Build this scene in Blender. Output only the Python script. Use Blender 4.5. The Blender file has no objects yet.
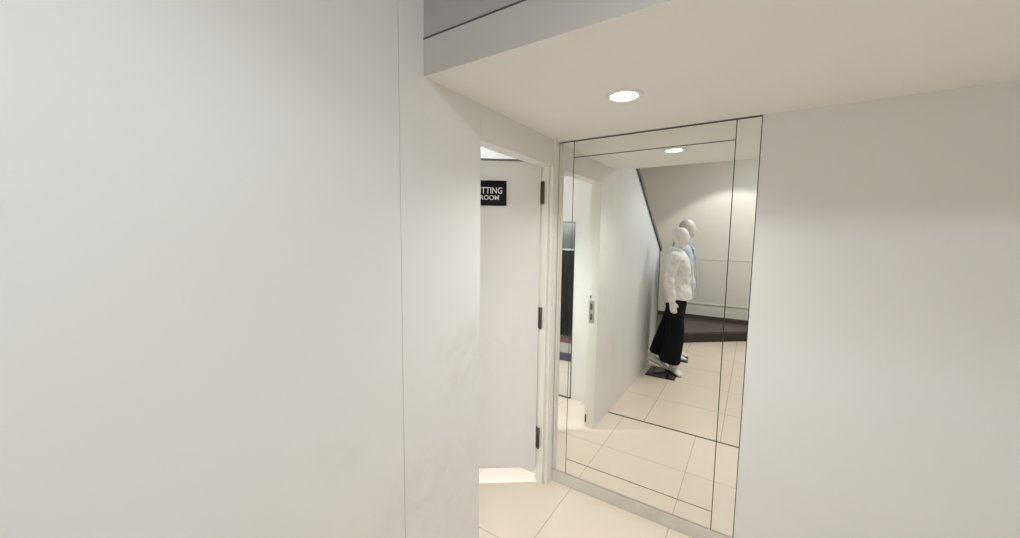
import bpy, bmesh, math
from mathutils import Vector, Matrix, noise
SC = bpy.context.scene
COL = SC.collection
PI = math.pi

# ------------------------------------------------------------------ helpers
def new_mat(name, color, rough=0.5, metal=0.0, spec=0.5, emit=None, emit_str=0.0):
    m = bpy.data.materials.new(name); m.use_nodes = True
    b = m.node_tree.nodes['Principled BSDF']
    b.inputs['Base Color'].default_value = (*color, 1)
    b.inputs['Roughness'].default_value = rough
    b.inputs['Metallic'].default_value = metal
    b.inputs['Specular IOR Level'].default_value = spec
    if emit:
        b.inputs['Emission Color'].default_value = (*emit, 1)
        b.inputs['Emission Strength'].default_value = emit_str
    return m

class NT:
    """small wrapper for node trees"""
    def __init__(s, mat): s.t = mat.node_tree; s.n = s.t.nodes; s.l = s.t.links; s.b = s.n['Principled BSDF']
    def add(s, kind, **kw):
        n = s.n.new(kind)
        for k, v in kw.items(): setattr(n, k, v)
        return n
    def math(s, op, a, b=None, c=None):
        n = s.n.new('ShaderNodeMath'); n.operation = op
        for i, v in enumerate((a, b, c)):
            if v is None: continue
            if isinstance(v, (int, float)): n.inputs[i].default_value = v
            else: s.l.new(v, n.inputs[i])
        return n.outputs[0]
    def mix(s, fac, a, b, mode='MIX'):
        n = s.n.new('ShaderNodeMix'); n.data_type = 'RGBA'; n.blend_type = mode
        for idx, v in ((0, fac), (6, a), (7, b)):
            if isinstance(v, (int, float)): n.inputs[idx].default_value = v
            elif isinstance(v, tuple): n.inputs[idx].default_value = (*v, 1)
            else: s.l.new(v, n.inputs[idx])
        return n.outputs[2]
    def pos(s):
        g = s.n.new('ShaderNodeNewGeometry'); return g.outputs['Position']
    def sep(s, v):
        n = s.n.new('ShaderNodeSeparateXYZ'); s.l.new(v, n.inputs[0]); return n.outputs
    def noise(s, v, scale, detail=3, rough=.5):
        n = s.n.new('ShaderNodeTexNoise'); n.inputs['Scale'].default_value = scale
        n.inputs['Detail'].default_value = detail; n.inputs['Roughness'].default_value = rough
        s.l.new(v, n.inputs['Vector']); return n.outputs['Fac']
    def maprange(s, v, a, b, c, d):
        n = s.n.new('ShaderNodeMapRange'); s.l.new(v, n.inputs[0])
        for i, k in enumerate((a, b, c, d)): n.inputs[i + 1].default_value = k
        return n.outputs[0]
    def dist(s, v, p):
        n = s.n.new('ShaderNodeVectorMath'); n.operation = 'DISTANCE'
        s.l.new(v, n.inputs[0]); n.inputs[1].default_value = p; return n.outputs['Value']
    def bump(s, h, strength, dist=.002):
        n = s.n.new('ShaderNodeBump'); n.inputs['Strength'].default_value = strength
        n.inputs['Distance'].default_value = dist
        s.l.new(h, n.inputs['Height']); s.l.new(n.outputs[0], s.b.inputs['Normal'])

def painted(name, color, rough=.45, smudges=()):
    """matt painted board: faint roller texture, faint grubby marks of their own shape"""
    m = new_mat(name, color, rough, spec=.35); t = NT(m); p = t.pos()
    f = t.noise(p, 2.2, 4)
    c = t.mix(t.maprange(f, .3, .7, 0, .06), color, tuple(k * .8 for k in color))
    for (q, r, amount, tint) in smudges:
        d = t.dist(p, q)
        n = t.noise(p, 9, 5, .65)
        k = t.math('MULTIPLY', t.maprange(d, 0, r, 1, 0), t.maprange(n, .38, .68, 0, 1))
        c = t.mix(t.math('MULTIPLY', k, amount), c, tint)
    t.l.new(c, t.b.inputs['Base Color'])
    if rough > .4: t.bump(t.noise(p, 160, 2), .06, .001)
    return m

def tiles(name, color, grout, ox, oy, size, gw):
    m = new_mat(name, color, .28, spec=.5); t = NT(m); p = t.pos(); x, y, z = t.sep(p)
    def line(v, o):
        k = t.math('DIVIDE', t.math('SUBTRACT', v, o), size)
        a = t.math('ABSOLUTE', t.math('SUBTRACT', t.math('FRACT', t.math('ADD', k, .5)), .5))
        return t.math('LESS_THAN', a, gw / size / 2), t.math('FLOOR', k)
    gx, ix = line(x, ox); gy, iy = line(y, oy)
    g = t.math('MAXIMUM', gx, gy)
    cell = t.math('FRACT', t.math('MULTIPLY', t.math('SINE', t.math('ADD', t.math('MULTIPLY', ix, 12.99), t.math('MULTIPLY', iy, 78.2))), 43758.5))
    c = t.mix(t.maprange(cell, 0, 1, 0, .10), color, tuple(k * .82 for k in color))
    n = t.noise(p, 5, 6, .6)
    c = t.mix(t.maprange(n, .35, .7, 0, .12), c, (color[0] * .86, color[1] * .8, color[2] * .72))
    c = t.mix(g, c, grout)
    t.l.new(c, t.b.inputs['Base Color'])
    t.l.new(t.mix(g, (.28, .28, .28), (.8, .8, .8)), t.b.inputs['Roughness'])
    return m

def link(name, bm, mat, parent=None, smooth=False, bevel=0):
    if bevel:
        bmesh.ops.bevel(bm, geom=[e for e in bm.edges if e.calc_face_angle(0) > .5], offset=bevel, segments=2, affect='EDGES', profile=.6)
    bmesh.ops.recalc_face_normals(bm, faces=bm.faces)
    me = bpy.data.meshes.new(name); bm.to_mesh(me); bm.free()
    for q in (mat if isinstance(mat, (list, tuple)) else [mat]): me.materials.append(q)
    if smooth:
        for q in me.polygons: q.use_smooth = True
    o = bpy.data.objects.new(name, me); COL.objects.link(o)
    if parent: o.parent = parent
    return o

def struct(o, label=None):
    o['kind'] = 'structure'
    if label: o['label'] = label
    return o

def tag(o, label, cat, group=None):
    o['label'] = label; o['category'] = cat
    if group: o['group'] = group
    return o

def empty(name, loc, rz=0):
    o = bpy.data.objects.new(name, None); COL.objects.link(o)
    o.location = loc; o.rotation_euler = (0, 0, rz); o.empty_display_size = .1
    return o

def box(bm, x0, x1, y0, y1, z0, z1, mi=0):
    v = [bm.verts.new((x, y, z)) for x in (x0, x1) for y in (y0, y1) for z in (z0, z1)]
    for f in ((0, 1, 3, 2), (4, 6, 7, 5), (0, 4, 5, 1), (2, 3, 7, 6), (0, 2, 6, 4), (1, 5, 7, 3)):
        bm.faces.new([v[i] for i in f]).material_index = mi
    return v

def prism(bm, poly, axis, a, b):
    """extrude a polygon (list of 2-d points) between a and b along an axis ('x' or 'z')"""
    mk = (lambda p, t: (t, p[0], p[1])) if axis == 'x' else (lambda p, t: (p[0], p[1], t))
    lo = [bm.verts.new(mk(p, a)) for p in poly]; hi = [bm.verts.new(mk(p, b)) for p in poly]
    n = len(poly)
    bm.faces.new(lo[::-1]); bm.faces.new(hi)
    for i in range(n): bm.faces.new((lo[i], lo[(i + 1) % n], hi[(i + 1) % n], hi[i]))

def lathe(bm, prof, n=40, cap=False):
    rings = [[bm.verts.new((r * math.cos(2 * PI * k / n), r * math.sin(2 * PI * k / n), z)) for k in range(n)] for r, z in prof]
    for a, b in zip(rings, rings[1:]):
        for k in range(n): bm.faces.new((a[k], a[(k + 1) % n], b[(k + 1) % n], b[k]))
    if cap: bm.faces.new(rings[0]); bm.faces.new(rings[-1])

def bx(name, mat, dims, parent=None, bevel=0):
    bm = bmesh.new(); box(bm, *dims); return link(name, bm, mat, parent, bevel=bevel)

# ------------------------------------------------------------------ palette
WHITE = (.78, .765, .735)
SM = ((-1.06, 1.25, 1.08), .22, .38, (.5, .43, .34)), ((-1.06, 1.2, .55), .4, .22, (.6, .54, .45)), ((-1.06, .93, .6), .3, .25, (.6, .54, .46)), ((-1.06, .66, .95), .12, .2, (.55, .52, .48))
m_wall = painted('white_board', (.79, .79, .785), .42, SM)
m_frame = painted('white_gloss_frame', (.84, .825, .775), .3)
m_ceil = painted('ceiling_paint', (.87, .86, .845), .7)
m_fascia = painted('fascia_paint', (.52, .505, .49), .6)
m_grey = painted('grey_upper_paint', (.40, .395, .41), .6)
m_room = painted('fitting_room_paint', (.79, .765, .72), .5)
m_door = painted('door_paint', (.76, .74, .725), .35, [((-1.35, 1.92, .95), .3, .25, (.62, .55, .46)), ((-1.3, 1.96, .45), .35, .2, (.62, .55, .46))])
m_shop = painted('shop_wall_paint', (.71, .685, .63), .6)
m_plinth = painted('plinth_paint', (.70, .67, .61), .4, [((-.45, 2.17, .03), .5, .5, (.42, .38, .32))])
m_tile = tiles('alcove_tile', (.80, .70, .59), (.43, .38, .32), -.912, 1.573, .6, .004)
m_tile2 = tiles('shop_tile', (.78, .67, .55), (.40, .34, .28), -.735, .41, .6, .005)
m_strip = new_mat('dark_strip', (.10, .085, .07), .35, .3)
m_joint = new_mat('dark_joint', (.09, .085, .07), .6)
m_rail = new_mat('dark_rail', (.13, .13, .125), .35, .5)
m_steel = new_mat('brushed_steel', (.62, .60, .56), .3, 1)
m_hinge = new_mat('bronze_hinge', (.10, .085, .07), .4, .7)
m_black = new_mat('sign_black', (.006, .0065, .01), .5, spec=.2)
m_letter = new_mat('sign_letter', (.82, .83, .86), .5)
m_lens = new_mat('lamp_lens', (.9, .9, .88), .3, emit=(1, .96, .88), emit_str=14)
m_ring = new_mat('lamp_ring', (.82, .81, .79), .3)
m_mirror = new_mat('mirror_glass', (.90, .905, .88), .0, 1)
m_edge = new_mat('mirror_edge', (.07, .075, .06), .3, .2)

# ------------------------------------------------------------------ room shell
B = 2.175          # the mirrored end wall
WX = -1.06         # the white side wall
LOW = 2.23         # underside of the lowered ceiling
HIGH = 3.3
BACK = -3.2
RIGHT = 1.75

bm = bmesh.new()
box(bm, -2.35, RIGHT + .1, .99, B + .1, -.1, 0, 0)
box(bm, -2.35, RIGHT + .1, BACK - .1, .99, -.1, 0, 1)
struct(link('floor', bm, [m_tile, m_tile2]), 'beige square floor tiles with thin dark joints')
struct(bx('trim_1', m_strip, (WX, RIGHT, .985, 1.005, 0, .0015)), 'dark strip set across the tiled floor under the edge of the low ceiling')

bm = bmesh.new()                                    # side wall: long panel with a raked top, panel by the doorway, panel over it
dz = lambda y: 2.35 + .642 * (y - .374)
prism(bm, [(-1.0, 0), (.9112, 0), (.9112, dz(.9112)), (-1.0, dz(-1.0))], 'x', WX - .08, WX)
prism(bm, [(.9145, 0), (1.375, 0), (1.375, HIGH), (.9145, HIGH)], 'x', WX - .08, WX)
prism(bm, [(1.3765, 2.075), (B, 2.075), (B, HIGH), (1.3765, HIGH)], 'x', WX - .08, WX)
prism(bm, [(.9, 0), (.925, 0), (.925, dz(.9)), (.9, dz(.9))], 'x', WX - .079, WX - .006)   # backing of the joint
struct(link('wall_left', bm, m_wall), 'white panelled side wall with a thin vertical joint')

bm = bmesh.new()                                    # raked dark capping on the side wall, seen in the mirror
sl = math.atan(.642); c, s = math.cos(sl), math.sin(sl)
def cap_pt(y, up): return (y - up * s, dz(y) + up * c)
prism(bm, [cap_pt(-1.015, 0), cap_pt(.94, 0), cap_pt(.94, .05), cap_pt(-1.015, .05)], 'x', WX - .09, WX + .02)
struct(link('trim_2', bm, m_rail, bevel=.006), 'dark sloping metal capping along the top of the white side wall')
struct(bx('trim_3', new_mat('grey_edge', (.30, .31, .29), .4, .4), (WX - .085, WX + .004, -1.02, -.985, 0, dz(-1.0) + .02), bevel=.003), 'grey upright edge trim at the end of the white side wall')

bm = bmesh.new()                                    # end wall: fitting-room stretch, recess for the mirror, stretch right of it
MX1 = 0.0
box(bm, -2.35, WX, B, B + .1, 0, LOW + .07)
box(bm, WX, MX1, B + .03, B + .1, 0, LOW + .07)
box(bm, MX1, RIGHT, B, B + .1, 0, LOW + .07)
struct(link('wall_front', bm, m_wall), 'white end wall around the mirror')
struct(bx('baseboard_front', m_plinth, (WX, RIGHT, B - .0015, B + .03, 0, .081), bevel=.002), 'scuffed white plinth running under the mirror')

# lowered ceiling, its front board and the grey wall above
struct(bx('ceiling', m_ceil, (WX, RIGHT, 1.0545, B, LOW, LOW + .07)), 'lowered white ceiling over the alcove')
bm = bmesh.new(); box(bm, WX, RIGHT, 1.03, 1.055, LOW, 2.359)
bm.faces.ensure_lookup_table()
for f in bm.faces:
    if f.calc_center_median().z < LOW + .001: f.material_index = 1
struct(link('trim_4', bm, [m_fascia, m_ceil]), 'pale board edging the lowered ceiling')
struct(bx('trim_8', m_joint, (WX, RIGHT, 1.0295, 1.05, 2.359, 2.3655)), 'thin dark strip standing for the shadow gap above the pale board')  # shadow gap made as a dark strip, set proud so it shows
struct(bx('wall_upper', m_grey, (WX, RIGHT, 1.032, 1.1, 2.3655, HIGH)), 'grey wall above the edge board of the low ceiling')
struct(bx('ceiling_shop', m_ceil, (-2.35, RIGHT, BACK, 1.1, HIGH, HIGH + .08)), 'high shop ceiling')

# fitting room
struct(bx('wall_fitting', m_room, (-2.3, WX - .08, .86, .92, 0, LOW)), 'white near wall of the fitting room')
struct(bx('wall_fitting_back', m_room, (-2.4, -2.3, .86, B, 0, LOW)), 'white back wall of the fitting room')
struct(bx('ceiling_fitting', m_ceil, (-2.4, WX - .08, .86, B, LOW, LOW + .07)), 'white fitting room ceiling')

# shop behind the camera
struct(bx('wall_right', m_shop, (RIGHT, RIGHT + .1, BACK, B, 0, HIGH)))
struct(bx('wall_back', m_shop, (-2.4, RIGHT, BACK - .1, BACK, 0, HIGH)), 'pale back wall of the shop lit from above')
struct(bx('wall_stair', m_shop, (-2.4, -2.3, BACK, .86, 0, HIGH)))
bm = bmesh.new()                                    # raised panel moulding on the back wall
box(bm, -1.05, .6, BACK, BACK + .012, .44, .465); box(bm, -.80, -.78, BACK, BACK + .006, .465, 1.25); box(bm, -.80, .6, BACK, BACK + .006, 1.25, 1.268)
struct(link('trim_5', bm, m_shop, bevel=.003), 'pale panel moulding on the back wall')
struct(bx('baseboard_back', m_strip, (-2.3, RIGHT, BACK, BACK + .018, 0, .235)), 'dark skirting along the back wall')

# ------------------------------------------------------------------ door frame and door
JX = -1.137
bm = bmesh.new()
prism(bm, [(JX, 2.098), (-1.088, 2.098), (-1.088, 2.112), (-1.071, 2.112), (-1.071, 2.098), (WX + .003, 2.098), (WX + .003, 2.128), (WX - .002, 2.128), (WX - .002, 2.134), (WX + .003, 2.134), (WX + .003, B), (JX, B)], 'z', 0, LOW)   # moulded post beside the mirror
box(bm, JX - .02, JX, 2.118, B, 0, 2.125)           # rebate behind the hinges
struct(link('trim_6', bm, m_frame, bevel=0), 'white door post between the doorway and the mirror, hinges on its edge')
bm = bmesh.new()
box(bm, WX - .083, WX - .0005, 1.3745, 1.3762, 0, 2.075)
latch = struct(link('trim_7', bm, m_frame), 'white latch-side door lining at the end of the side wall')
bm = bmesh.new()                                    # strike plate with two dark slots and a screw hole
box(bm, -1.132, -1.088, 1.3762, 1.3785, .925, 1.11)
o = link('strike_plate', bm, m_steel, latch, bevel=.0008); o['label'] = 'steel strike plate'
bm = bmesh.new()
box(bm, -1.121, -1.103, 1.378, 1.3793, .945, 1.0); box(bm, -1.121, -1.103, 1.378, 1.3793, 1.035, 1.085)
link('latch_slot', bm, m_joint, o)
bm = bmesh.new(); box(bm, -1.127, -1.117, 1.3762, 1.3785, 1.132, 1.155); link('keeper_hole', bm, m_joint, latch)
bm = bmesh.new(); prism(bm, [(1.3762, .045), (1.3780, .045), (1.3762, .115)], 'x', -1.1425, -1.128); o = link('worn_corner', bm, m_joint, latch); o['label'] = 'dark chipped spot low on the lining'

E = Vector((-.80, -.60, 0)); N = Vector((.6, -.8, 0)); HG = Vector((-1.125, 2.09, 0))
DA = math.atan2(.60, .80)                            # local x = back towards the hinge, local -y = outer face
door = empty('door_1', HG, DA); door['kind'] = 'structure'
door['label'] = 'white fitting room door standing ajar, carrying the black sign'
def dbox(name, mat, s0, s1, d0, d1, z0, z1, parent=door, bevel=0):   # s from the hinge towards the free end, d behind the outer face
    bm = bmesh.new(); box(bm, -s1, -s0, d0, d1, z0, z1); return link(name, bm, mat, parent, bevel=bevel)
dbox('door_leaf', m_door, .012, .60, 0, .038, .112, 2.103, bevel=.002)
o = dbox('top_shade_strip', new_mat('top_shade', (.16, .13, .13), .7), .012, .60, -.002, .04, 2.103, 2.116); o['label'] = 'dark strip standing for the line of shade along the top of the door'  # dark colour stands in for the shade over the top of the leaf
for z0, z1 in ((1.85, 1.982), (1.056, 1.188), (.25, .384)):
    bm = bmesh.new(); box(bm, -.010, .012, -.006, .03, z0, z1)
    h = link('hinge', bm, m_hinge, door, bevel=.002); h['label'] = 'dark bronze hinge'
    bm = bmesh.new()
    lathe(bm, [(.0065, z0 - .004), (.0065, z1 + .004)], 12, True)
    k = link('hinge_pin', bm, m_hinge, h, True); k.location = (.002, -.008, 0)

# ------------------------------------------------------------------ sign on the door
sg = HG + E * .328
sign = empty('fitting_room_sign', sg + N * .0005 + Vector((0, 0, 1.83)), DA)
tag(sign, 'black FITTING ROOM sign with white letters on the white door', 'sign')
bm = bmesh.new(); box(bm, -.104, .104, -.006, 0, 0, .153); link('sign_board', bm, m_black, sign, bevel=.001)
def lettering(text, x0, x1, z0, z1):
    cu = bpy.data.curves.new('letters', 'FONT'); cu.body = text; cu.size = .07; cu.extrude = .0004; cu.offset = .0005
    tmp = bpy.data.objects.new('tmp', cu); COL.objects.link(tmp)
    bpy.context.view_layer.update()
    me = bpy.data.meshes.new_from_object(tmp.evaluated_get(bpy.context.evaluated_depsgraph_get()))
    bpy.data.objects.remove(tmp)
    xs = [v.co.x for v in me.vertices]; ys = [v.co.y for v in me.vertices]
    sx = (x1 - x0) / (max(xs) - min(xs)); sy = (z1 - z0) / (max(ys) - min(ys))
    for v in me.vertices:
        v.co = Vector((x0 + (v.co.x - min(xs)) * sx, -.0064 - v.co.z, z0 + (v.co.y - min(ys)) * sy))
    me.materials.clear(); me.materials.append(m_letter)
    o = bpy.data.objects.new('lettering', me); COL.objects.link(o); o.parent = sign
lettering('FITTING', -.080, .077, .074, .112)
lettering('ROOM', -.059, .057, .035, .063)

# ------------------------------------------------------------------ wall mirror: centre pane, four border strips
Z0, Z1, X0 = .083, 2.227, WX + .002
I0, I1, XI0, XI1 = .186, 2.128, -.956, MX1 - .105
mir = empty('wall_mirror', (X0, B, Z0))
tag(mir, 'big wall mirror with a border of mirror strips, above the white plinth', 'mirror')
def mbox(name, mat, x0, x1, z0, z1, y0=B - .0, y1=B + .006):
    bm = bmesh.new(); box(bm, x0 - X0, x1 - X0, y0 - B, y1 - B, z0 - Z0, z1 - Z0); return link(name, bm, mat, mir)
mbox('mirror_backing', m_edge, X0, MX1, Z0, Z1, B + .006, B + .0295)
g = .0022
mbox('mirror_pane', m_mirror, XI0 + g, XI1 - g, I0 + g, I1 - g)
mbox('border_strip', m_mirror, X0 + .004, XI0 - g, Z0 + .003, Z1 - .005)
mbox('border_strip', m_mirror, XI1 + g, MX1 - .004, Z0 + .003, Z1 - .005)
mbox('border_strip', m_mirror, XI0 + g, XI1 - g, Z0 + .003, I0 - g)
mbox('border_strip', m_mirror, XI0 + g, XI1 - g, I1 + g, Z1 - .005)

# ------------------------------------------------------------------ ceiling downlight
LX, LY = -.487, 1.600
dl = empty('ceiling_downlight', (LX, LY, LOW))
tag(dl, 'round recessed downlight glowing in the lowered white ceiling', 'light')
bm = bmesh.new(); lathe(bm, [(.078, 0), (.078, -.004), (.074, -.0065), (.058, -.005), (.053, -.001), (.053, 0)], 48); link('trim_ring', bm, m_ring, dl, True)
bm = bmesh.new(); lathe(bm, [(.0535, -.0005), (.05, -.003), (.03, -.004), (.001, -.0045)], 48, True); link('lens', bm, m_lens, dl, True)

# ------------------------------------------------------------------ fitting room contents (seen through the doorway in the mirror)
fm = empty('full_length_mirror', (-1.73, .92, 0))
tag(fm, 'tall narrow mirror on the near wall inside the fitting room', 'mirror')
bm = bmesh.new(); box(bm, -.25, .25, .006, .010, .012, 1.782); link('mirror_glass', bm, new_mat('dim_mirror', (.8, .81, .8), .02, 1), fm)
bm = bmesh.new()
box(bm, -.255, .255, 0, .006, 0, 1.787)
box(bm, -.258, .258, .0, .016, 0, .012)
link('mirror_back', bm, m_rail, fm)

def cloth(name, mat, pts, parent, thick=.012):
    bm = bmesh.new()
    front = [[bm.verts.new(p) for p in row] for row in pts]
    for a, b in zip(front, front[1:]):
        for k in range(len(a) - 1): bm.faces.new((a[k], a[k + 1], b[k + 1], b[k]))
    bmesh.ops.solidify(bm, geom=bm.faces[:], thickness=thick)
    return link(name, bm, mat, parent, True)
m_coat = new_mat('coat_black', (.075, .073, .07), .9); m_greyc = new_mat('scarf_grey', (.26, .255, .25), .9)
ct = empty('hanging_coat', (-2.10, B, 0))
tag(ct, 'long black coat with a grey scarf hanging inside the fitting room', 'coat')
rows = []
for i in range(26):
    z = 1.62 - (1.62 - .30) * i / 25; w = (.10 + .11 * min(1, i / 3)) * (1 + .1 * i / 25)
    rows.append([(w * u / 16, -.07 - .03 * math.cos(u / 16 * PI / 2) - .012 * math.sin(u * 1.3 + .4) * min(1, i / 6), z) for u in range(-16, 17)])
cloth('coat_body', m_coat, rows, ct)
for q in (-1, 1):
    cloth('sleeve', m_coat, [[(q * (.17 + .03 * math.cos(a)), -.11 - .035 * math.sin(a) - .02 * t, 1.57 - .6 * t) for a in [k * PI / 6 - .3 for k in range(8)]] for t in [j / 8 for j in range(9)]], ct)
rows = [[(.19 * u / 10, -.125 - .02 * math.cos(u / 10 * PI / 2) - .005 * math.sin(u * 1.9), 1.86 - .4 * i / 12) for u in range(-10, 11)] for i in range(13)]
cloth('scarf', m_greyc, rows, ct)
bm = bmesh.new(); box(bm, -.02, .02, -.012, 0, 1.84, 1.93); box(bm, -.008, .008, -.09, -.01, 1.875, 1.89); link('wall_hook', bm, m_steel, ct, bevel=.003)
bg = empty('shopping_bag', (-2.08, 2.02, 0), .1)
tag(bg, 'white shopping bag with purple base and red rim on the fitting room floor', 'bag')
bm = bmesh.new()
prism(bm, [(-.17, -.06), (.17, -.06), (.17, .06), (-.17, .06)], 'z', .11, .25)
link('bag_side', bm, new_mat('bag_white', (.7, .7, .72), .5), bg, bevel=.006)
bm = bmesh.new(); box(bm, -.171, .171, -.061, .061, .0, .11); link('bag_base', bm, new_mat('bag_purple', (.15, .14, .24), .5), bg, bevel=.006)
bm = bmesh.new(); box(bm, -.172, .172, -.062, .062, .243, .262); link('bag_rim', bm, new_mat('bag_red', (.28, .09, .11), .5), bg, bevel=.004)

# ------------------------------------------------------------------ dark display platform at the back
bm = bmesh.new()
prism(bm, [(-2.25, -1.3), (-1.62, -1.3), (.55, -3.12), (.55, -3.17), (-2.25, -3.17)], 'z', .0, .135)
pf = link('display_platform', bm, new_mat('platform_front', (.018, .014, .012), .4), bevel=.004)
tag(pf, 'low dark wooden platform against the back wall behind the mannequins', 'platform')
m_top = new_mat('platform_top', (.06, .042, .032), .35); t = NT(m_top); p_ = t.pos()
mp = t.add('ShaderNodeMapping'); mp.inputs['Scale'].default_value = (3, 26, 3); t.l.new(p_, mp.inputs[0])
t.l.new(t.mix(t.noise(mp.outputs[0], 2.2, 5), (.035, .025, .02), (.10, .075, .06)), t.b.inputs['Base Color'])
bm = bmesh.new()
prism(bm, [(-2.25, -1.285), (-1.61, -1.285), (.56, -3.105), (.56, -3.17), (-2.25, -3.17)], 'z', .135, .17)
o = link('platform_top', bm, m_top, pf, bevel=.004); o['label'] = 'brown grained wooden top'

# ------------------------------------------------------------------ mannequins
def tube(bm, pts, radii, n=16, ref=Vector((0, 1, 0)), cap=True):
    """tapered tube through pts; radii are (across ref-normal, along ref)"""
    P = [Vector(p) for p in pts]; R = [(r, r) if isinstance(r, (int, float)) else r for r in radii]
    rings = []
    def ring(c, a, b, ra, rb): return [bm.verts.new(c + a * (ra * math.cos(2 * PI * k / n)) + b * (rb * math.sin(2 * PI * k / n))) for k in range(n)]
    frames = []
    for i, p in enumerate(P):
        d = (P[min(i + 1, len(P) - 1)] - P[max(i - 1, 0)]).normalized()
        b = (ref - d * ref.dot(d)).normalized(); frames.append((d, b.cross(d), b))
    if cap:
        d, a, b = frames[0]; r = R[0]; m = min(r)
        for f in (.25, .65, .9): rings.append(ring(P[0] - d * m * math.sqrt(1 - f * f) * .8, a, b, r[0] * f, r[1] * f))
    for p, (d, a, b), r in zip(P, frames, R): rings.append(ring(p, a, b, *r))
    if cap:
        d, a, b = frames[-1]; r = R[-1]; m = min(r)
        for f in (.9, .65, .25): rings.append(ring(P[-1] + d * m * math.sqrt(1 - f * f) * .8, a, b, r[0] * f, r[1] * f))
    for q, w in zip(rings, rings[1:]):
        for k in range(n): bm.faces.new((q[k], q[(k + 1) % n], w[(k + 1) % n], w[k]))
    bm.faces.new(rings[0]); bm.faces.new(rings[-1])

def smooth_pts(pts, radii, sub=5):
    """Catmull-Rom through joints so limbs bend softly"""
    P = [Vector(p) for p in pts]; R = [Vector(r if not isinstance(r, (int, float)) else (r, r)) for r in radii]
    def cr(a, b, c, d, t): return .5 * ((2 * b) + (c - a) * t + (2 * a - 5 * b + 4 * c - d) * t * t + (3 * b - a - 3 * c + d) * t ** 3)
    op, orr = [], []
    for i in range(len(P) - 1):
        q = [P[max(i - 1, 0)], P[i], P[i + 1], P[min(i + 2, len(P) - 1)]]; w = [R[max(i - 1, 0)], R[i], R[i + 1], R[min(i + 2, len(R) - 1)]]
        for j in range(sub):
            t = j / sub; op.append(cr(*q, t)); orr.append(tuple(cr(*w, t)))
    op.append(P[-1]); orr.append(tuple(R[-1]))
    return op, orr

def limb(bm, pts, radii, n=18, ref=Vector((0, 1, 0)), cap=True):
    p, r = smooth_pts(pts, radii); tube(bm, p, r, n, ref, cap)

def fuse(name, bm, mat, parent, voxel=.007, smooth=4, fold=None):
    """one continuous surface out of the overlapping volumes"""
    bmesh.ops.recalc_face_normals(bm, faces=bm.faces)
    me = bpy.data.meshes.new('raw'); bm.to_mesh(me); bm.free()
    tmp = bpy.data.objects.new('raw', me); COL.objects.link(tmp)
    r = tmp.modifiers.new('r', 'REMESH'); r.mode = 'VOXEL'; r.voxel_size = voxel
    s = tmp.modifiers.new('s', 'SMOOTH'); s.factor = .5; s.iterations = smooth
    bpy.context.view_layer.update()
    out = bpy.data.meshes.new_from_object(tmp.evaluated_get(bpy.context.evaluated_depsgraph_get()))
    bpy.data.objects.remove(tmp)
    out.name = name; out.materials.clear(); out.materials.append(mat)
    if fold:
        nrm = [v.normal.copy() for v in out.vertices]
        for v, q in zip(out.vertices, nrm): v.co += q * fold(v.co)
    for q in out.polygons: q.use_smooth = True
    o = bpy.data.objects.new(name, out); COL.objects.link(o)
    if parent: o.parent = parent
    return o

def rings_z(bm, rows, n=28):
    """stack of horizontal ellipses: (z, centre x, half depth, half width)"""
    R = [[bm.verts.new((cx + a * math.cos(2 * PI * k / n), b * math.sin(2 * PI * k / n), z)) for k in range(n)] for z, cx, a, b in rows]
    for q, w in zip(R, R[1:]):
        for k in range(n): bm.faces.new((q[k], q[(k + 1) % n], w[(k + 1) % n], w[k]))
    bm.faces.new(R[0]); bm.faces.new(R[-1])

def lerp_rows(rows, sub=4):
    p, r = smooth_pts([(a, b, 0) for a, b, c, d in rows], [(c, d) for a, b, c, d in rows], sub)
    return [(q.x, q.y, w[0], w[1]) for q, w in zip(p, r)]

TORSO = [(.82, 0, .10, .150), (.90, -.01, .118, .172), (1.0, -.005, .105, .158), (1.09, .0, .085, .125), (1.2, .006, .098, .137),
         (1.30, .014, .118, .150), (1.38, .004, .102, .165), (1.44, -.008, .080, .165), (1.475, -.012, .062, .11), (1.50, -.012, .052, .06), (1.56, .004, .047, .048)]

def hand(bm, w, d, side, curl=.35):
    """palm, four unequal bent fingers and a thumb; w = wrist, d = pointing direction"""
    d = d.normalized(); f = Vector((1, 0, 0)); f = (f - d * f.dot(d)).normalized()     # f = thumb side (forward)
    inn = d.cross(f) * side; inn = inn if inn.y * side < 0 else -inn                    # towards the body
    tube(bm, [w - d * .02, w + d * .03, w + d * .085], [(.020, .026), (.017, .036), (.013, .040)], 14, f)
    for k, (off, ln) in enumerate(((.029, .070), (.010, .080), (-.010, .075), (-.029, .058))):
        a = w + d * .082 + f * off
        q1 = a + d * ln * .45 + inn * ln * .06; q2 = q1 + (d * .9 + inn * curl).normalized() * ln * .32; q3 = q2 + (d * .75 + inn * (curl + .3)).normalized() * ln * .26
        tube(bm, [a - d * .02, q1, q2, q3], [.0095, .0088, .0080, .0068], 10, f)
    a = w + d * .03 + f * .03
    tube(bm, [a - f * .015, a + d * .03 + f * .018 + inn * .01, a + d * .058 + f * .02 + inn * .018], [.0115, .0098, .0078], 10, inn)

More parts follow.
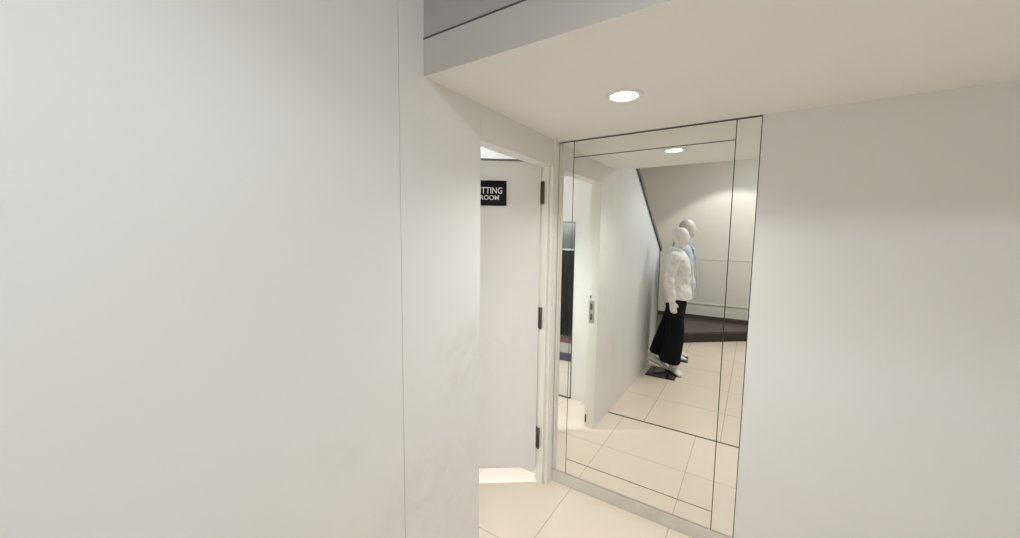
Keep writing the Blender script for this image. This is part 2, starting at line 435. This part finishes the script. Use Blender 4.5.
def foot_mesh(name, mat, parent, ankle, heel, toe, up, w=.046, shaft=.10):
    """a plain ankle shoe from heel to toe"""
    bm = bmesh.new()
    h, t = Vector(heel), Vector(toe); d = (t - h).normalized(); L = (t - h).length
    lat = Vector((0, 0, 1)).cross(d).normalized(); upv = d.cross(lat).normalized()
    st = [(0.02, .030, .80, .030), (.15, .040, .85, .034), (.4, .040, .85, .038), (.65, .032, 1.05, .030), (.85, .024, 1.0, .021), (.985, .014, .55, .012)]
    pts, rad = [], []
    for f, hh, ww, rz in st: pts.append(h + d * (L * f) + upv * rz); rad.append((rz, w * ww))
    limb(bm, pts, rad, 18, lat)
    a = Vector(ankle)
    limb(bm, [h + d * (L * .20) + upv * .03, a, a + (Vector(up) - a).normalized() * shaft], [.042, .040, .044], 16, lat)
    return fuse(name, bm, mat, parent, .006, 3)

def make_mannequin(name, loc, rz, scale, legs, arms, skin, top, trouser, shoe, fwd_lean=0):
    root = empty(name, loc, rz); root.scale = (scale,) * 3
    bm = bmesh.new()                                # the body, one surface
    rings_z(bm, lerp_rows(TORSO))
    lean = Vector((fwd_lean, 0, 0))
    hc = Vector((.022, 0, 1.656)) + lean
    tube(bm, [Vector((-.004, 0, 1.48)), Vector((.004, 0, 1.53)) + lean * .5, Vector((.012, 0, 1.60)) + lean], [.053, .046, .05], 18)
    prof = [(-.122, .020, .030, .026), (-.108, .022, .052, .042), (-.08, .018, .072, .058), (-.045, .010, .086, .069), (0, 0, .094, .076), (.035, -.004, .094, .077), (.07, -.006, .084, .070), (.098, -.007, .064, .055), (.116, -.008, .040, .035), (.124, -.008, .018, .016)]
    rings_z(bm, [(hc.z + z * .93 - .004, hc.x + cx, a, b * 1.05) for z, cx, a, b in lerp_rows(prof, 3)])
    tube(bm, [hc + Vector((.086, 0, .012)), hc + Vector((.100, 0, -.018)), hc + Vector((.104, 0, -.036))], [.006, .010, .012], 10)     # nose
    tube(bm, [hc + Vector((.080, -.018, -.066)), hc + Vector((.087, 0, -.066)), hc + Vector((.080, .018, -.066))], [.004, .008, .004], 10, Vector((0, 0, 1)))   # lips
    for sd in (-1, 1):
        tube(bm, [hc + Vector((-.008, sd * .073, -.03)), hc + Vector((-.012, sd * .079, .0)), hc + Vector((-.008, sd * .074, .022))], [.008, .012, .009], 8)      # ears
        sh, el, wr = arms[sd]
        limb(bm, [(-.008, sd * .12, 1.42), sh, ((Vector(sh) + Vector(el)) / 2), el, wr], [.045, .047, .042, .036, .024])
        hand(bm, Vector(wr), Vector(wr) - Vector(el) + Vector((.03, 0, -.12)), sd)
        hp, kn, an = legs[sd][:3]
        limb(bm, [hp, (Vector(hp) * .55 + Vector(kn) * .45), kn, (Vector(kn) * .6 + Vector(an) * .4 + Vector((-.012, 0, 0))), an], [.085, .075, .052, .052, .034])
    fuse('body', bm, skin, root, .0055, 3)
    # shirt: torso, sleeves, collar
    bm = bmesh.new()
    off = .026
    rows = [(z, cx, a + off, b + off) for z, cx, a, b in TORSO if 1.05 < z < 1.49]
    rows = [(.925, .022, .168, .200), (1.0, .020, .160, .190)] + [(z, cx, max(a, .125 + off) if z < 1.25 else a, max(b, .14 + off) if z < 1.25 else b) for z, cx, a, b in rows]
    rings_z(bm, lerp_rows(rows))
    for sd in (-1, 1):
        sh, el, wr = (Vector(v) for v in arms[sd])
        limb(bm, [(-.008, sd * .11, 1.41), sh, (sh + el) / 2, el, el * .15 + wr * .85], [.066, .068, .060, .056, .047])
        e2 = el * .15 + wr * .85
        tube(bm, [e2 + (el - wr).normalized() * .03, e2 + (wr - el).normalized() * .025], [.050, .049], 16)      # cuff
        tube(bm, [(-.045, sd * .062, 1.505), (.02, sd * .062, 1.49), (.08, sd * .02, 1.44)], [.028, .026, .016], 10)                        # collar
    tube(bm, [(-.045, .062, 1.505), (-.075, 0, 1.512), (-.045, -.062, 1.505)], [.028, .03, .028], 10, Vector((0, 0, 1)))
    def fold(c):
        n1 = noise.noise(Vector((c.x * 9, c.y * 9, c.z * 13 + c.x * 10))); n2 = noise.noise(Vector((c.x * 22 + 5, c.y * 22, c.z * 30)))
        return .011 * n1 + .005 * n2
    shirt = fuse('shirt', bm, top, root, .0065, 2, fold)
    bm = bmesh.new()
    tube(bm, [(.190, 0, .935), (.180, 0, 1.1), (.166, 0, 1.3), (.135, 0, 1.40)], [(.006, .017)] * 4, 8); link('placket', bm, top, shirt, True)
    # trousers
    bm = bmesh.new()
    rings_z(bm, lerp_rows([(.80, .006, .105, .16), (.88, .008, .116, .178), (.97, .004, .110, .168), (1.03, 0, .105, .155)]))
    for sd in (-1, 1):
        hp, kn, an, hem, rh = legs[sd]
        limb(bm, [hp, (Vector(hp) + Vector(kn)) / 2, kn, (Vector(kn) + Vector(hem)) / 2, hem], [.098, .098, rh * .82, rh * .92, rh], 22, cap=False)
    def fold2(c): return .010 * noise.noise(Vector((c.x * 11, c.y * 11, c.z * 2.4))) + .003 * noise.noise(Vector((c.x * 30, c.y * 30, c.z * 8)))
    fuse('trousers', bm, trouser, root, .008, 3, fold2)
    return root

m_skin = new_mat('mannequin_skin', (.80, .77, .72), .35)
m_skin2 = new_mat('mannequin_skin_grey', (.62, .585, .54), .4)
m_shirt = new_mat('shirt_white', (.80, .78, .75), .85); t = NT(m_shirt); p_ = t.pos()
t.l.new(t.mix(t.maprange(t.noise(p_, 26, 4), .52, .66, 0, .35), (.82, .80, .77), (.55, .53, .50)), t.b.inputs['Base Color'])
m_top2 = new_mat('cream_top', (.50, .56, .61), .85)
m_trou = new_mat('trouser_black', (.006, .0065, .009), .9, spec=.2)
m_shoe = new_mat('white_shoe', (.74, .73, .68), .45)
m_scarf = new_mat('pale_blue_scarf', (.42, .52, .60), .85)

RZ1 = math.radians(-4)
ARM = {1: ((-.012, .185, 1.415), (-.055, .232, 1.16), (-.015, .238, .925)), -1: ((-.012, -.185, 1.415), (-.05, -.232, 1.16), (.02, -.235, .925))}
LEG1 = {1: ((0, .085, .88), (.025, .075, .5), (.0, .02, .10), (-.025, .04, .155), .125),
        -1: ((0, -.085, .88), (-.075, -.085, .50), (-.215, -.07, .19), (-.15, -.078, .195), .140)}
mq = make_mannequin('mannequin', (-.755, -.47, .0), RZ1, 1.0, LEG1, ARM, m_skin, m_shirt, m_trou, m_shoe)
tag(mq, 'white mannequin in a white shirt and wide black trousers, striding over a dark plate', 'mannequin', 'shop mannequins')
foot_mesh('shoe', m_shoe, mq, (.012, .02, .10), (-.012, -.035, .008), (.115, .135, .008), (0.01, .03, .3))
foot_mesh('shoe', m_shoe, mq, (-.235, -.06, .16), (-.285, -.05, .10), (-.035, -.015, .014), (-.19, -.075, .4))
bm = bmesh.new(); box(bm, -.165, .165, -.185, .185, 0, .008)
bp = link('base_plate', bm, new_mat('dark_plate', (.035, .028, .03), .12, .3), mq, bevel=.002)
bp.matrix_parent_inverse = Matrix()
bp.rotation_euler = (0, 0, -RZ1)
dv = Matrix.Rotation(-RZ1, 3, 'Z') @ Vector((-.84 + .755, -.375 + .47, 0)); bp.location = dv; bp['label'] = 'dark square base plate'

RZ2 = math.atan2(-.12, .99)
ARM2 = {1: ((-.012, .175, 1.415), (-.09, .205, 1.17), (-.09, .20, .93)), -1: ((-.012, -.175, 1.415), (-.09, -.21, 1.17), (-.08, -.205, .93))}
LEG2 = {1: ((-.02, .08, .88), (-.02, .075, .5), (-.05, .07, .10), (-.045, .07, .14), .085),
        -1: ((-.02, -.08, .88), (.0, -.075, .50), (-.01, -.07, .10), (-.01, -.075, .14), .085)}
mq2 = make_mannequin('mannequin', (-.805, -1.09, .0), RZ2, 1.065, LEG2, ARM2, m_skin2, m_top2, m_trou, m_shoe, .03)
tag(mq2, 'taller mannequin in a pale blue top and scarf, standing behind the white-shirted one', 'mannequin', 'shop mannequins')
foot_mesh('shoe', m_shoe, mq2, (-.05, .07, .10), (-.10, .07, .008), (.12, .075, .008), (-.045, .07, .4))
foot_mesh('shoe', m_shoe, mq2, (-.01, -.07, .10), (-.06, -.07, .008), (.13, -.08, .008), (-.01, -.075, .4))
bm = bmesh.new()
tube(bm, [(.075 * math.cos(a), .082 * math.sin(a), 1.475 + .012 * math.cos(a)) for a in [k * 2 * PI / 20 for k in range(21)]], [.038] * 21, 10, Vector((0, 0, 1)))
tube(bm, [(.09, .03, 1.46), (.135, .035, 1.40), (.148, .03, 1.30), (.135, .03, 1.24)], [(.012, .03), (.014, .045), (.012, .05), (.008, .05)], 10)
fuse('scarf', bm, m_scarf, mq2, .006, 2, lambda c: .006 * noise.noise(c * 24))
bm = bmesh.new(); box(bm, -.14, .14, -.15, .15, 0, .008); o = link('base_plate', bm, new_mat('blue_plate', (.10, .13, .15), .1, .5), mq2, bevel=.002); o['label'] = 'grey blue square base plate'

# ------------------------------------------------------------------ lights
def kelvin(c): return c
def spot(name, loc, power, cone, blend, size=.06, color=(1, 1, 1)):
    l = bpy.data.lights.new(name, 'SPOT'); l.energy = power; l.spot_size = math.radians(cone); l.spot_blend = blend
    l.shadow_soft_size = size; l.color = color
    o = bpy.data.objects.new(name, l); COL.objects.link(o); o.location = loc; return o
def area(name, loc, power, sx, sy, color=(1, 1, 1), shape='RECTANGLE', spread=180):
    l = bpy.data.lights.new(name, 'AREA'); l.energy = power; l.shape = shape; l.size = sx; l.size_y = sy; l.color = color
    l.spread = math.radians(spread)
    o = bpy.data.objects.new(name, l); COL.objects.link(o); o.location = loc; return o
WARM = (1, .985, .955); COOL = (.80, .91, 1.0); NEU = (.90, .95, 1.0)
spot('alcove_lamp', (LX, LY, LOW - .012), 49, 140, 1.0, .045, WARM)
spot('shop_lamp', (.2, 0.0, 3.15), 38, 116, .4, .12, COOL)
spot('shop_lamp', (-.3, -2.4, 3.1), 56, 107, .2, .05, WARM)
area('shop_fill', (.6, -1.4, HIGH - .02), 50, 1.2, .6, NEU)  # unseen area light under the high ceiling, added as general fill
spot('fitting_lamp', (-2.02, 2.0, LOW - .02), 132, 140, .7, .05, (.87, .95, 1))

w = bpy.data.worlds.new('world'); SC.world = w; w.use_nodes = True
w.node_tree.nodes['Background'].inputs[0].default_value = (.5, .5, .5, 1); w.node_tree.nodes['Background'].inputs[1].default_value = .1

# ------------------------------------------------------------------ camera
YAW, PITCH, ROLL, F = math.radians(33.02775), math.radians(5.18004), math.radians(.69558), 374.0129
cd = bpy.data.cameras.new('camera'); cd.sensor_width = 36; cd.sensor_fit = 'HORIZONTAL'; cd.lens = F * 36 / 1020; cd.clip_start = .01
cam = bpy.data.objects.new('camera', cd); COL.objects.link(cam)
fw = Vector((-math.sin(YAW) * math.cos(PITCH), math.cos(YAW) * math.cos(PITCH), -math.sin(PITCH)))
r = Vector((math.cos(YAW), math.sin(YAW), 0)); u = r.cross(fw)
r2 = r * math.cos(ROLL) + u * math.sin(ROLL); u2 = -r * math.sin(ROLL) + u * math.cos(ROLL)
mt = Matrix((r2, u2, -fw)).transposed().to_4x4(); mt.translation = (0, 0, 1.65)
cam.matrix_world = mt
SC.camera = cam

SC.view_settings.view_transform = 'Standard'; SC.view_settings.look = 'None'
SC.view_settings.gamma = 1; SC.view_settings.use_curve_mapping = False
SC.view_settings.exposure = 0
cy = SC.cycles
cy.use_denoising = True; cy.max_bounces = 14; cy.diffuse_bounces = 8; cy.glossy_bounces = 8; cy.caustics_reflective = True; cy.blur_glossy = .6; cy.sample_clamp_indirect = 6
